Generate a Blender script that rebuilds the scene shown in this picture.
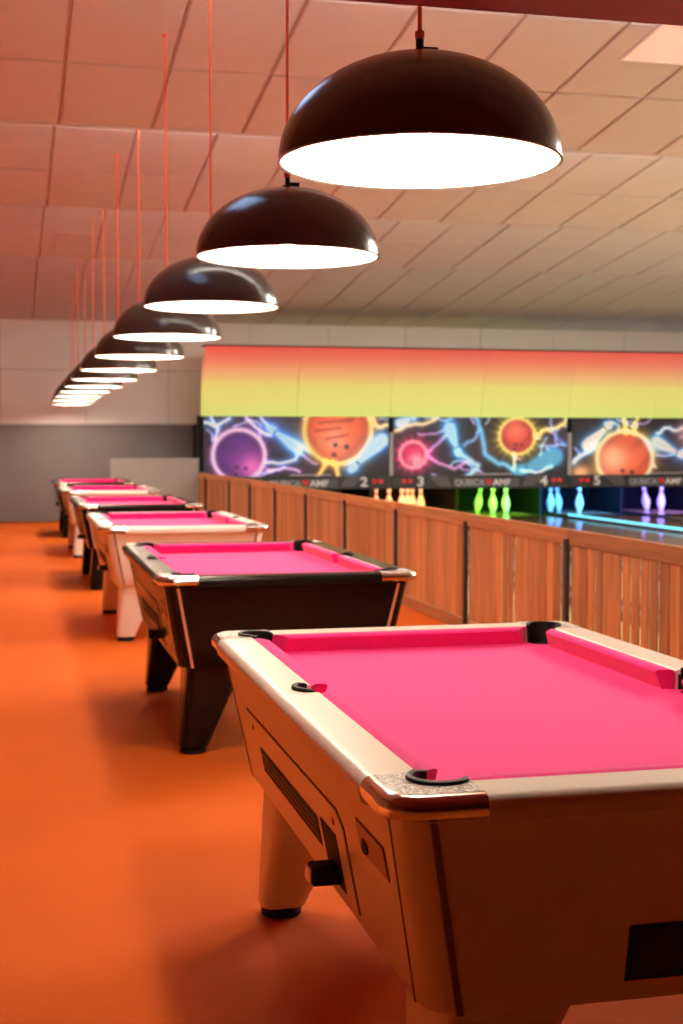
import bpy, bmesh, math, random
import numpy as np
from math import sin, cos, pi, radians, atan2, sqrt
from mathutils import Vector, Matrix

for o in list(bpy.data.objects):
    bpy.data.objects.remove(o, do_unlink=True)
sc = bpy.context.scene
col = sc.collection
random.seed(7)

# ------------------------------------------------------------------ camera
cam_d = bpy.data.cameras.new('camera')
cam = bpy.data.objects.new('camera', cam_d)
col.objects.link(cam)
cam.location = (0, 0, 1.42)
cam.rotation_euler = (pi / 2 - 0.0504, 0, -0.2332)
cam_d.sensor_fit = 'VERTICAL'
cam_d.sensor_height = 36.0
cam_d.sensor_width = 24.0
cam_d.lens = 1383.8 / 1024 * 36
cam_d.clip_start = 0.05
cam_d.dof.use_dof = True
cam_d.dof.focus_distance = 3.0
cam_d.dof.aperture_fstop = 5.8
sc.camera = cam

# ------------------------------------------------------------------ world, exposure
world = bpy.data.worlds.new('world')
sc.world = world
world.use_nodes = True
bg = world.node_tree.nodes['Background']
bg.inputs[0].default_value = (0.42, 0.62, 1.0, 1)
bg.inputs[1].default_value = 0.3
sc.view_settings.view_transform = 'Standard'
sc.view_settings.look = 'None'
sc.view_settings.gamma = 1.0
sc.view_settings.exposure = 0.0

BULB = 385.0          # emission of the lamp bulbs
TUBE = 55.0          # emission of the cove tubes behind the ceiling steps
DOWN = 380.0          # watts of the added aisle downlights
PANEL = 130.0           # emission of the lit ceiling panels over the lanes

# ------------------------------------------------------------------ materials
def new_mat(name):
    m = bpy.data.materials.new(name)
    m.use_nodes = True
    return m, m.node_tree, m.node_tree.nodes['Principled BSDF']

def mat(name, c, rough=0.5, metal=0.0, noise=0.0, nscale=8.0, bump=0.0, bscale=60.0, coat=0.0, sheen=0.0, stretch=None, spec=0.5):
    m, nt, b = new_mat(name)
    b.inputs['Roughness'].default_value = rough
    b.inputs['Metallic'].default_value = metal
    b.inputs['Coat Weight'].default_value = coat
    b.inputs['Sheen Weight'].default_value = sheen
    b.inputs['Specular IOR Level'].default_value = spec
    b.inputs['Base Color'].default_value = (*c, 1)
    if noise or bump:
        tc = nt.nodes.new('ShaderNodeTexCoord')
        src = tc.outputs['Object']
        if stretch:
            mp = nt.nodes.new('ShaderNodeMapping')
            mp.inputs['Scale'].default_value = stretch
            nt.links.new(src, mp.inputs['Vector'])
            src = mp.outputs['Vector']
    if noise:
        n = nt.nodes.new('ShaderNodeTexNoise')
        n.inputs['Scale'].default_value = nscale
        n.inputs['Detail'].default_value = 5
        nt.links.new(src, n.inputs['Vector'])
        r = nt.nodes.new('ShaderNodeValToRGB')
        r.color_ramp.elements[0].position = 0.3
        r.color_ramp.elements[1].position = 0.7
        r.color_ramp.elements[0].color = (*[max(0, v * (1 - noise)) for v in c], 1)
        r.color_ramp.elements[1].color = (*[min(1, v * (1 + noise * .6)) for v in c], 1)
        nt.links.new(n.outputs['Fac'], r.inputs['Fac'])
        nt.links.new(r.outputs['Color'], b.inputs['Base Color'])
    if bump:
        n2 = nt.nodes.new('ShaderNodeTexNoise')
        n2.inputs['Scale'].default_value = bscale
        n2.inputs['Detail'].default_value = 3
        nt.links.new(src, n2.inputs['Vector'])
        bp = nt.nodes.new('ShaderNodeBump')
        bp.inputs['Strength'].default_value = bump
        bp.inputs['Distance'].default_value = 0.01
        nt.links.new(n2.outputs['Fac'], bp.inputs['Height'])
        nt.links.new(bp.outputs['Normal'], b.inputs['Normal'])
    return m

def emit_mat(name, c, s):
    m, nt, b = new_mat(name)
    b.inputs['Base Color'].default_value = (*c, 1)
    b.inputs['Emission Color'].default_value = (*c, 1)
    b.inputs['Emission Strength'].default_value = s
    return m

def hammered(name):
    m, nt, b = new_mat(name)
    b.inputs['Base Color'].default_value = (.74, .71, .68, 1)
    b.inputs['Metallic'].default_value = 1.0
    b.inputs['Roughness'].default_value = 0.45
    tc = nt.nodes.new('ShaderNodeTexCoord')
    v = nt.nodes.new('ShaderNodeTexVoronoi')
    v.inputs['Scale'].default_value = 210
    nt.links.new(tc.outputs['Object'], v.inputs['Vector'])
    bp = nt.nodes.new('ShaderNodeBump')
    bp.inputs['Strength'].default_value = 1.0
    bp.inputs['Distance'].default_value = 0.012
    nt.links.new(v.outputs['Distance'], bp.inputs['Height'])
    cr = nt.nodes.new('ShaderNodeValToRGB')  # bright and dark facet glints put into the base colour
    cr.color_ramp.elements[0].color = (.30, .28, .26, 1)
    cr.color_ramp.elements[0].position = .05
    cr.color_ramp.elements[1].color = (.80, .77, .73, 1)
    cr.color_ramp.elements[1].position = .75
    sp = nt.nodes.new('ShaderNodeSeparateColor')
    nt.links.new(v.outputs['Color'], sp.inputs[0])
    nt.links.new(sp.outputs[0], cr.inputs['Fac'])
    nt.links.new(cr.outputs['Color'], b.inputs['Base Color'])
    nt.links.new(bp.outputs['Normal'], b.inputs['Normal'])
    return m

def attr_mat(name, attr, rough=0.5, emit=0.0):
    m, nt, b = new_mat(name)
    a = nt.nodes.new('ShaderNodeAttribute')
    a.attribute_name = attr
    nt.links.new(a.outputs['Color'], b.inputs['Base Color'])
    b.inputs['Roughness'].default_value = rough
    if emit:      # emission added to brighten the print
        nt.links.new(a.outputs['Color'], b.inputs['Emission Color'])
        b.inputs['Emission Strength'].default_value = emit
    return m

def wood_mat(name, c1, c2, stretch, rough=0.5, coat=0.0):
    m, nt, b = new_mat(name)
    tc = nt.nodes.new('ShaderNodeTexCoord')
    oi = nt.nodes.new('ShaderNodeObjectInfo')
    add = nt.nodes.new('ShaderNodeVectorMath')
    add.operation = 'MULTIPLY_ADD'
    add.inputs[1].default_value = (1, 1, 1)
    sc_ = nt.nodes.new('ShaderNodeVectorMath')
    sc_.operation = 'SCALE'
    sc_.inputs[0].default_value = (13.1, 7.7, 3.3)
    nt.links.new(oi.outputs['Random'], sc_.inputs['Scale'])
    nt.links.new(tc.outputs['Object'], add.inputs[0])
    nt.links.new(sc_.outputs[0], add.inputs[2])
    mp = nt.nodes.new('ShaderNodeMapping')
    mp.inputs['Scale'].default_value = stretch
    nt.links.new(add.outputs[0], mp.inputs['Vector'])
    n = nt.nodes.new('ShaderNodeTexNoise')
    n.inputs['Scale'].default_value = 1.0
    n.inputs['Detail'].default_value = 6
    n.inputs['Distortion'].default_value = 0.6
    nt.links.new(mp.outputs['Vector'], n.inputs['Vector'])
    r = nt.nodes.new('ShaderNodeValToRGB')
    r.color_ramp.elements[0].position = 0.32
    r.color_ramp.elements[1].position = 0.68
    r.color_ramp.elements[0].color = (*c1, 1)
    r.color_ramp.elements[1].color = (*c2, 1)
    nt.links.new(n.outputs['Fac'], r.inputs['Fac'])
    hs = nt.nodes.new('ShaderNodeHueSaturation')
    mr = nt.nodes.new('ShaderNodeMapRange')
    mr.inputs['To Min'].default_value = 0.72
    mr.inputs['To Max'].default_value = 1.22
    nt.links.new(oi.outputs['Random'], mr.inputs['Value'])
    nt.links.new(mr.outputs['Result'], hs.inputs['Value'])
    nt.links.new(r.outputs['Color'], hs.inputs['Color'])
    nt.links.new(hs.outputs['Color'], b.inputs['Base Color'])
    b.inputs['Roughness'].default_value = rough
    b.inputs['Coat Weight'].default_value = coat
    return m

M = {}
M['carpet'] = mat('orange_carpet', (.66, .122, .012), .85, noise=.06, nscale=1.6, bump=.2, bscale=260, spec=.15)
M['felt'] = mat('pink_felt', (.86, .014, .25), .9, noise=.04, nscale=40, bump=.08, bscale=500, sheen=.25, spec=.2)
M['white'] = mat('white_laminate', (.87, .80, .71), .32, noise=.02, nscale=3)
M['black'] = mat('black_laminate', (.008, .006, .005), .22, noise=.1, nscale=5, spec=.14)
M['chrome'] = mat('chrome', (.82, .80, .78), .12, 1.0, noise=.04, nscale=20)
M['hammer'] = hammered('hammered_chrome')
M['rubber'] = mat('black_rubber', (.008, .0075, .0075), .55, noise=.1, nscale=30, spec=.25)
M['hole'] = mat('dark_recess', (.006, .006, .006), .7, noise=.1, nscale=10)
M['trimdark'] = mat('dark_trim', (.20, .145, .105), .4, noise=.1, nscale=20)
M['trimlight'] = mat('silver_trim', (.75, .70, .66), .3, .7, noise=.05, nscale=20)
M['groove'] = mat('panel_groove', (.10, .07, .05), .6, noise=.1, nscale=20)
M['plate'] = mat('bronze_plate', (.30, .16, .09), .35, .6, noise=.1, nscale=30)
M['shade'] = mat('black_enamel', (.060, .046, .038), .20, noise=.08, nscale=6)
M['shadein'] = mat('white_enamel', (.76, .73, .68), .5, noise=.01, nscale=6)
M['bulb'] = emit_mat('warm_bulb', (1.0, .80, .60), BULB)
M['cord'] = mat('orange_cord', (.95, .16, .06), .6, noise=.1, nscale=60)
M['tile'] = mat('ceiling_tile', (.66, .68, .67), .85, noise=.03, nscale=4, bump=.15, bscale=120)
M['tgrid'] = mat('ceiling_grid', (.58, .53, .49), .7, noise=.05, nscale=4)
M['soffit'] = mat('soffit_paint', (.27, .09, .06), .6, noise=.06, nscale=3)
M['wallwhite'] = mat('white_wall', (.78, .76, .74), .7, noise=.03, nscale=1.5)
M['wallred'] = mat('terracotta_wall', (.22, .04, .015), .8, noise=.05, nscale=2)
M['wallorange'] = mat('orange_wall', (.28, .09, .03), .8, noise=.05, nscale=2)
M['wallgrey'] = mat('grey_wall', (.165, .155, .155), .7, noise=.06, nscale=2)
M['partition'] = mat('pale_grey_board', (.34, .325, .31), .6, noise=.05, nscale=2)
M['plank'] = wood_mat('fence_plank', (.38, .142, .048), (.60, .245, .090), (22, 22, 1.6), .55)
M['rail'] = wood_mat('fence_rail', (.38, .14, .05), (.56, .22, .08), (22, 1.6, 30), .5)
M['post'] = mat('dark_steel', (.035, .028, .024), .5, .3, noise=.1, nscale=20)
M['lane'] = wood_mat('lane_wood', (.42, .24, .11), (.56, .35, .17), (14, .8, 14), .14, coat=.3)
M['approach'] = wood_mat('approach_wood', (.42, .27, .14), (.56, .38, .21), (14, .8, 14), .3)
M['gutter'] = mat('gutter_plastic', (.03, .03, .035), .35, noise=.1, nscale=6)
M['divider'] = mat('lane_divider', (.16, .14, .13), .4, noise=.1, nscale=6)
M['led'] = emit_mat('cyan_led', (.12, .58, .85), 2.2)
M['pin'] = mat('white_pin', (.85, .84, .82), .25, noise=.02, nscale=10)
M['pinred'] = mat('red_stripe', (.60, .03, .03), .3, noise=.05, nscale=10)
M['pit'] = mat('pit_black', (.0025, .0025, .003), .8, noise=.1, nscale=5)
M['band'] = mat('number_band', (.022, .022, .025), .4, noise=.1, nscale=5)
M['chev'] = mat('band_chevron', (.085, .085, .09), .45, noise=.08, nscale=5)
M['txtwhite'] = mat('white_print', (.85, .85, .85), .5, noise=.02, nscale=5)
M['txtgrey'] = mat('grey_print', (.34, .34, .36), .5, noise=.02, nscale=5)
M['txtred'] = mat('red_print', (.80, .02, .02), .5, noise=.02, nscale=5)
M['strip'] = mat('pale_strip', (.50, .49, .47), .4, noise=.04, nscale=8)
M['lightpanel'] = mat('unlit_diffuser', (.72, .72, .68), .4, noise=.02, nscale=5)
M['panel_soft'] = emit_mat('soft_diffuser', (1.0, .88, .76), .22)
M['panel_cool'] = emit_mat('cool_diffuser', (.40, .62, 1.0), 4.0)
M['tube'] = emit_mat('cove_tube', (1.0, .92, .82), TUBE)
M['panel_on'] = emit_mat('lit_diffuser', (1.0, .93, .84), PANEL)
M['frame'] = mat('white_frame', (.8, .8, .8), .4, noise=.02, nscale=5)
M['art'] = attr_mat('printed_mural', 'print', .45, .5)

# gradient canopy: LED colour wash put into the colour by height
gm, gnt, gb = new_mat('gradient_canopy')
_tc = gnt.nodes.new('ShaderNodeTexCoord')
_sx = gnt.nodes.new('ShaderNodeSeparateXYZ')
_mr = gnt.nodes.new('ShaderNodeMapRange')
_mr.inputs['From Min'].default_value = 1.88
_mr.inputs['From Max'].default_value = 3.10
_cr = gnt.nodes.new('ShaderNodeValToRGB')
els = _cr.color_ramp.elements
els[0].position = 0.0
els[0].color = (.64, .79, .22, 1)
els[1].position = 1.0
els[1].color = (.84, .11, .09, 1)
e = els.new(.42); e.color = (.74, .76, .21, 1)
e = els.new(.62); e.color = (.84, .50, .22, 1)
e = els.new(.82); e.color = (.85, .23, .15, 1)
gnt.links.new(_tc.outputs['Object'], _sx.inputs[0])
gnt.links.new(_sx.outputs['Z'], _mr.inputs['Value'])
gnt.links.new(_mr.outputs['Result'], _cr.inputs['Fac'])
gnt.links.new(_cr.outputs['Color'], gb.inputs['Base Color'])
gnt.links.new(_cr.outputs['Color'], gb.inputs['Emission Color'])   # glow added so the canopy looks lit
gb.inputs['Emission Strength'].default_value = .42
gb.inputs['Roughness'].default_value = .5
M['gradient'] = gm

# ------------------------------------------------------------------ helpers
def finish(o, parent):
    col.objects.link(o)
    if parent is not None:
        o.parent = parent
    return o

def mesh(name, verts, faces, m, parent=None, smooth=False, fm=None, mats=None):
    me = bpy.data.meshes.new(name)
    me.from_pydata([tuple(v) for v in verts], [], faces)
    for mm in (mats or [m]):
        me.materials.append(mm)
    bm = bmesh.new()
    bm.from_mesh(me)
    if fm:
        bm.faces.ensure_lookup_table()
        for i, k in enumerate(fm):
            bm.faces[i].material_index = k
    bmesh.ops.recalc_face_normals(bm, faces=bm.faces)
    bm.to_mesh(me)
    bm.free()
    if smooth:
        for p in me.polygons:
            p.use_smooth = True
        try:
            me.set_sharp_from_angle(angle=radians(40))
        except Exception:
            pass
    return finish(bpy.data.objects.new(name, me), parent)

def obj_of(name, me, parent=None):
    return finish(bpy.data.objects.new(name, me), parent)

def empty(name, loc=(0, 0, 0)):
    o = bpy.data.objects.new(name, None)
    o.empty_display_size = .1
    o.location = loc
    col.objects.link(o)
    return o

def tag(o, label=None, cat=None, group=None, kind=None):
    if label: o['label'] = label
    if cat: o['category'] = cat
    if group: o['group'] = group
    if kind: o['kind'] = kind
    return o

class G:
    """collects simple solids into one mesh"""
    def __init__(s):
        s.v, s.f, s.m = [], [], []
    def poly(s, vs, fs, k=0):
        n = len(s.v)
        s.v += [tuple(v) for v in vs]
        s.f += [tuple(i + n for i in f) for f in fs]
        s.m += [k] * len(fs)
    def box(s, a, b, k=0):
        (x0, y0, z0), (x1, y1, z1) = a, b
        vs = [(x0, y0, z0), (x1, y0, z0), (x1, y1, z0), (x0, y1, z0), (x0, y0, z1), (x1, y0, z1), (x1, y1, z1), (x0, y1, z1)]
        s.poly(vs, [(0, 3, 2, 1), (4, 5, 6, 7), (0, 1, 5, 4), (1, 2, 6, 5), (2, 3, 7, 6), (3, 0, 4, 7)], k)
    def cham(s, a, b, c, k=0):
        """box with all edges chamfered by c (bevel through bmesh)"""
        bm = bmesh.new()
        bmesh.ops.create_cube(bm, size=1)
        for v in bm.verts:
            v.co = Vector([(a[i] + b[i]) / 2 + v.co[i] * (b[i] - a[i]) for i in range(3)])
        bmesh.ops.bevel(bm, geom=bm.edges[:], offset=c, segments=1, affect='EDGES')
        bm.verts.index_update()
        s.poly([v.co[:] for v in bm.verts], [tuple(v.index for v in f.verts) for f in bm.faces], k)
        bm.free()
    def rings(s, rings, cap0=True, cap1=True, closed=True, k=0):
        n = len(rings[0])
        vs = [p for r in rings for p in r]
        fs = []
        for i in range(len(rings) - 1):
            for j in range(n if closed else n - 1):
                a, b = i * n + j, i * n + (j + 1) % n
                fs.append((a, b, b + n, a + n))
        if cap0: fs.append(tuple(reversed(range(n))))
        if cap1: fs.append(tuple(range((len(rings) - 1) * n, len(rings) * n)))
        s.poly(vs, fs, k)
    def lathe(s, prof, c=(0, 0, 0), n=24, k=0, cap0=True, cap1=True):
        s.rings([[(c[0] + r * cos(2 * pi * j / n), c[1] + r * sin(2 * pi * j / n), c[2] + z) for j in range(n)] for r, z in prof], cap0, cap1, True, k)
    def make(s, name, m, parent=None, smooth=False, mats=None):
        return mesh(name, s.v, s.f, m, parent, smooth, s.m, mats)

def copy_tree(o, parent=None):
    c = o.copy()
    col.objects.link(c)
    c.parent = parent
    for ch in list(o.children):
        copy_tree(ch, c)
    return c

# ------------------------------------------------------------------ room shell
XL, XR, YB, YF = -3.2, 14.1, -4.0, 25.5
g = G(); g.box((XL - .2, YB - .2, -.15), (3.40, YF + 3.2, -.02))
tag(g.make('floor', M['carpet']), kind='structure')
g = G(); g.box((3.40, YB - .2, -.25), (XR + .2, 7.6, 0.0))
tag(g.make('floor_approach', M['approach']), kind='structure')
g = G(); g.box((3.40, 7.6, -.35), (XR + .2, YF + 3.2, -.12))
tag(g.make('floor_lane_bed', M['gutter']), kind='structure')

# sawtooth ceiling
SL = .107
edges = [7.15, 11.0, 14.85, 18.85, 23.05]
ZE = 3.86
prev = 2.85
segs = []
for E_ in edges:
    segs.append((prev, E_, ZE + SL * (E_ - prev), ZE))
    prev = E_
segs.append((prev, YF + .1, ZE, 3.60))
cg = G()
for y0, y1, z0, z1 in segs:
    t = .02
    cg.poly([(XL, y0, z0 + t), (XR, y0, z0 + t), (XR, y1, z1 + t), (XL, y1, z1 + t),
             (XL, y0, z0 + .3), (XR, y0, z0 + .3), (XR, y1, z1 + .3), (XL, y1, z1 + .3)],
            [(0, 1, 2, 3), (4, 7, 6, 5), (0, 4, 5, 1), (1, 5, 6, 2), (2, 6, 7, 3), (3, 7, 4, 0)])
for i in range(4):        # upstands between the slopes
    y = edges[i]
    zt = segs[i + 1][2]
    cg.box((XL, y - .04, ZE - .004), (XR, y, zt + .3))
ceiling = tag(cg.make('ceiling', M['tgrid']), kind='structure')
# tiles as parts
TW = .71
tile_cache = {}
def ceil_z(y):
    for y0, y1, z0, z1 in segs:
        if y0 <= y < y1:
            return z0 + (z1 - z0) * (y - y0) / (y1 - y0)
    return ZE
def tile_mesh(w, l, slope):
    key = (round(w, 3), round(l, 3), round(slope, 3))
    if key not in tile_cache:
        me = bpy.data.meshes.new('ceiling_tile')
        b = bmesh.new()
        bmesh.ops.create_cube(b, size=1)
        for v in b.verts:
            v.co = Vector((v.co.x * w, v.co.y * l, v.co.z * .02))
        bmesh.ops.bevel(b, geom=[e for e in b.edges if all(v.co.z < 0 for v in e.verts)], offset=.006, segments=1, affect='EDGES')
        for v in b.verts:
            v.co.z += slope * v.co.y
        b.to_mesh(me); b.free()
        me.materials.append(M['tile'])
        tile_cache[key] = me
    return tile_cache[key]
XT0 = .375          # x of one grid line
GAP = .026
for si, (y0, y1, z0, z1) in enumerate(segs):
    if si == 0:
        continue
    n = max(1, round((y1 - y0) / (2 * TW)))
    L = (y1 - y0) / n
    slope = (z1 - z0) / (y1 - y0)
    xmax = min(XR - .3, .52 * y1 + .9)
    xs = XT0 - 2 * TW
    while xs + TW < xmax + TW and xs + TW < XR:
        for j in range(n):
            ya = y0 + j * L
            yc = ya + L / 2
            xc = xs + TW / 2
            if xc > .52 * (ya + L) + .8:
                continue
            o = obj_of('ceiling_tile', tile_mesh(TW - GAP, L - GAP, slope), ceiling)
            o.location = (xc, yc, z0 + slope * (yc - y0) + .008)
        xs += TW

# low soffit over the place where the camera stands
g = G(); g.box((XL, YB, 2.355), (XR, 2.90, 2.62)); g.box((XL, 2.78, 2.62), (XR, 2.90, 4.75))
tag(g.make('ceiling_soffit', M['soffit']), kind='structure')

# walls
g = G()
g.box((XL - .2, 2.9, 0), (XL, YF + .1, 4.8))
tag(g.make('wall_left', M['wallorange']), kind='structure')
g = G(); g.box((XL - .2, YB, 0), (XL, 2.9, 4.8)); g.box((3.25, YB, 0), (3.40, 2.88, 2.36))  # unseen inner wall on the right added to block light from the lanes
tag(g.make('wall_entry', M['wallred']), kind='structure')
g = G(); g.box((XR, YB, -.3), (XR + .2, YF + 3.2, 4.8))
tag(g.make('wall_right', M['wallwhite']), kind='structure')
g = G(); g.box((XL - .2, YB - .2, 0), (XR + .2, YB, 4.8))
tag(g.make('wall_front', M['wallred']), kind='structure')
# back wall: solid left of the lanes, above the masking unit on the right
g = G()
g.box((XL - .2, YF + .02, 0), (3.60, YF + .25, 4.3))
g.box((3.60, YF + .02, 2.4), (XR + .2, YF + .25, 4.3))
wall_back = tag(g.make('wall_back', M['wallgrey']), kind='structure')
x = -3.2
while x < XR:
    x1 = min(x + 1.5, XR)
    for za, zb in ((1.76, 2.72), (2.72, 3.68)):
        if x >= 3.59 and za < 2.4:
            continue
        xa = x
        xb = x1 if not (x < 3.59 < x1 and za < 2.4) else 3.59
        w = G(); w.cham((xa + .004, YF - .02, za + .004), (xb - .004, YF + .03, zb - .004), .006)
        w.make('wall_panel', M['wallwhite'], wall_back)
    x = x1
w = G(); w.box((XL, YF - .035, 1.735), (3.29, YF + .02, 1.765))
tag(w.make('trim_1', M['strip']), kind='structure')
# pit behind the lanes
g = G()
g.box((3.29, YF + 2.9, -.3), (XR, YF + 3.1, 2.4))
g.box((3.24, YF - .7, -.3), (3.30, YF + 3.1, 1.74))
g.box((3.29, YF + .02, 2.38), (XR, YF + 3.1, 2.44))
for j in range(1, 7):          # kickbacks between the lanes, behind the mask
    xk = 3.27 + 1.755 * j
    g.box((xk - .03, YF + .55, -.115), (xk + .03, YF + 2.9, 1.3))
tag(g.make('wall_pit', M['pit']), kind='structure')

# ------------------------------------------------------------------ lamps
RL = .352
def shade_mesh():
    n = 56
    prof_o = [(RL * sin(t), RL * .74 * cos(t)) for t in [pi / 2 * (i / 16) for i in range(17)]]
    prof_o[0] = (.012, RL * .74)
    prof_i = [(r * .985 - (.0 if r > .02 else -.0), z - .006) for r, z in reversed(prof_o[1:])]
    prof_i[0] = (RL - .006, .0)
    s = G()
    s.rings([[(r * cos(2 * pi * j / n), r * sin(2 * pi * j / n), z) for j in range(n)] for r, z in prof_o], True, False, True, 0)
    lip = [prof_o[-1], (RL + .002, -.004), (RL - .004, -.006), (RL - .007, -.002)]
    s.rings([[(r * cos(2 * pi * j / n), r * sin(2 * pi * j / n), z) for j in range(n)] for r, z in lip], False, False, True, 0)
    inn = [(RL - .007, -.002)] + [(r, max(z, .001)) for r, z in prof_i[1:]]
    s.rings([[(r * cos(2 * pi * j / n), r * sin(2 * pi * j / n), z) for j in range(n)] for r, z in inn], False, True, True, 1)
    return s
lamp_place = [(.994, 3.345, 2.116), (1.040, 5.275, 2.134), (1.016, 7.205, 2.125), (.995, 9.135, 2.109), (.987, 11.065, 2.096),
              (.967, 12.995, 2.088), (.964, 14.925, 2.084), (.956, 16.855, 2.086), (.956, 18.785, 2.091), (.953, 20.715, 2.092), (.970, 22.6, 2.085), (.990, 24.3, 2.066)]
TH = .74 * RL
lamp_names = [
 'large black dome pendant lamp at the top of the photo, nearest the camera',
 'second black dome pendant lamp from the camera, just behind the largest',
 'third black dome pendant lamp from the camera, blue reflection on its left',
 'fourth black dome pendant lamp from the camera, overlapped by the third',
 'fifth black dome pendant lamp from the camera down the row',
 'sixth black dome pendant lamp from the camera down the row',
 'seventh black dome pendant lamp from the camera down the row',
 'eighth black dome pendant lamp from the camera, small in the row',
 'ninth black dome pendant lamp from the camera, small in the row',
 'tenth black dome pendant lamp, third from the far end of the row',
 'eleventh black dome pendant lamp, second from the far end of the row',
 'last and farthest black dome pendant lamp, nearest the back wall']
sh_me = bulb_me = grip_me = rose_me = None
for i, (lx, ly, lz) in enumerate(lamp_place):
    r = empty('pendant_lamp', (lx, ly, lz))
    tag(r, lamp_names[i], 'lamp', 'row of black pendant lamps')
    if sh_me is None:
        o = shade_mesh().make('lamp_shade', None, r, True, [M['shade'], M['shadein']]); sh_me = o.data
        b = G(); b.lathe([(.008, .20), (.03, .195), (.034, .16), (.055, .13), (.06, .10), (.05, .06), (.02, .04), (.005, .037)], n=20)
        o = b.make('bulb', M['bulb'], r, True); bulb_me = o.data
        b = G(); b.lathe([(.020, TH - .004), (.020, TH + .010), (.010, TH + .014), (.010, TH + .045), (.004, TH + .05)], n=14)
        b.box((.008, -.007, TH + .008), (.045, .007, TH + .022))
        o = b.make('cord_grip', M['rubber'], r); grip_me = o.data
    else:
        for nm, me in (('lamp_shade', sh_me), ('bulb', bulb_me), ('cord_grip', grip_me)):
            obj_of(nm, me, r)
    zc = ceil_z(ly) - lz
    b = G(); b.lathe([(.0055, TH + .03), (.0055, zc)], n=8)
    b.lathe([(.012, TH + .04), (.013, TH + .05), (.012, TH + .06)], n=8)
    b.make('cord', M['cord'], r)
    b = G(); b.lathe([(.008, zc - .012), (.02, zc - .006), (.02, zc + .01)], n=12)
    b.make('ceiling_rose', M['cord'], r)

# ------------------------------------------------------------------ pool tables
HW, HL, ZT = .606, 1.075, .82
RW = .115
NROLL = 7
def rail_profile(po, n, pi_, zt, zb=.768, roll=.026):
    """cross-section from inner bottom over the top to the outer lip"""
    pts = [(pi_[0], pi_[1], zb), (pi_[0], pi_[1], zt - .004), (pi_[0] + n[0] * .004, pi_[1] + n[1] * .004, zt)]
    for k in range(NROLL):
        a = pi / 2 * k / (NROLL - 1)
        off = -roll + roll * sin(a)
        z = zt - roll + roll * cos(a)
        pts.append((po[0] + n[0] * off, po[1] + n[1] * off, z))
    pts.append((po[0] - n[0] * .003, po[1] - n[1] * .003, zb + .006))
    pts.append((po[0] - n[0] * .012, po[1] - n[1] * .012, zb))
    return pts
def loft(samples, zt, zb=.768, mats_split=False):
    s = G()
    rings = [rail_profile(po, n, pi_, zt, zb) for po, n, pi_ in samples]
    s.rings(rings, True, True, True, 0)
    if mats_split:          # the flat top is material 1
        m = len(rings[0])
        for i in range(len(rings) - 1):
            for j in (1, 2):
                s.m[i * m + j] = 1
    return s
CP, PR = .132, .051     # corner pocket centre (from both outer edges) and radius

def corner_samples(sx, sy):
    """u from side edge, v from end edge, both inwards; returned in table space"""
    r = .075
    outer = []
    A = .183
    for k in range(5): outer.append(((0, A - (A - r) * k / 5), (-1, 0)))
    for k in range(11):
        a = pi + pi / 2 * k / 10
        outer.append(((r + r * cos(a), r + r * sin(a)), (cos(a), sin(a))))
    for k in range(1, 6): outer.append(((r + (A - r) * k / 5, 0), (0, -1)))
    n = len(outer)
    a0 = math.acos((RW - CP) / PR)
    inner = []
    pts = [(RW, A)]
    arc = [(CP + PR * cos(a), CP + PR * sin(a)) for a in [a0 + (2 * pi - a0 - (a0 - pi / 2) - a0 + 0) * 0 + (1.5 * pi + pi - 0 - 0) * 0 for _ in range(0)]]
    a1 = 2 * pi + pi / 2 - a0       # mirrored end angle about the diagonal
    m = n - 2
    for k in range(m):
        a = a0 + (a1 - a0) * k / (m - 1)
        pts.append((CP + PR * cos(a), CP + PR * sin(a)))
    pts.append((A, RW))
    out = []
    for (o, nn), i_ in zip(outer, pts):
        T = lambda p: (sx * (HW - p[0]), sy * (HL - p[1]))
        out.append((T(o), (-sx * nn[0], -sy * nn[1]), T(i_)))
    return out

SLOPE = .195
def side_x(z):            # half width of the cabinet at height z
    return HW - .035 - (.775 - z) * SLOPE
def end_y(z):
    return HL - .035 - (.775 - z) * SLOPE
def rrect(hx, hy, r, z, n=7):
    pts = []
    for cx, cy, a0 in ((hx - r, hy - r, 0), (-hx + r, hy - r, pi / 2), (-hx + r, -hy + r, pi), (hx - r, -hy + r, 1.5 * pi)):
        for k in range(n):
            a = a0 + pi / 2 * k / (n - 1)
            pts.append((cx + r * cos(a), cy + r * sin(a), z))
    return pts

def side_slab(y0, y1, z0, z1, out0, out1, sgn=-1, cut=0.0):
    """thin plate lying on the sloped side face (sgn -1 = left)"""
    def P(y, z, o): return (sgn * (side_x(z) + o), y, z)
    if cut:
        pl = [(y0 + cut * .6, z0), (y1, z0), (y1, z1), (y0 + cut, z1), (y0, z1 - cut), (y0, z0 + cut)]
        pl = [(y0, z0), (y1, z0), (y1, z1), (y0 + cut, z1), (y0, z1 - cut * .6)]
    else:
        pl = [(y0, z0), (y1, z0), (y1, z1), (y0, z1)]
    n = len(pl)
    s = G()
    vs = [P(y, z, out0) for y, z in pl] + [P(y, z, out1) for y, z in pl]
    fs = [tuple(range(n)), tuple(range(2 * n - 1, n - 1, -1))] + [(i, (i + 1) % n, (i + 1) % n + n, i + n) for i in range(n)]
    s.poly(vs, fs)
    return s
def end_slab(x0, x1, z0, z1, out0, out1, sgn=-1):
    def P(x, z, o): return (x, sgn * (end_y(z) + o), z)
    pl = [(x0, z0), (x1, z0), (x1, z1), (x0, z1)]
    s = G()
    vs = [P(x, z, out0) for x, z in pl] + [P(x, z, out1) for x, z in pl]
    s.poly(vs, [(0, 1, 2, 3), (7, 6, 5, 4)] + [(i, (i + 1) % 4, (i + 1) % 4 + 4, i + 4) for i in range(4)])
    return s

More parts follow.
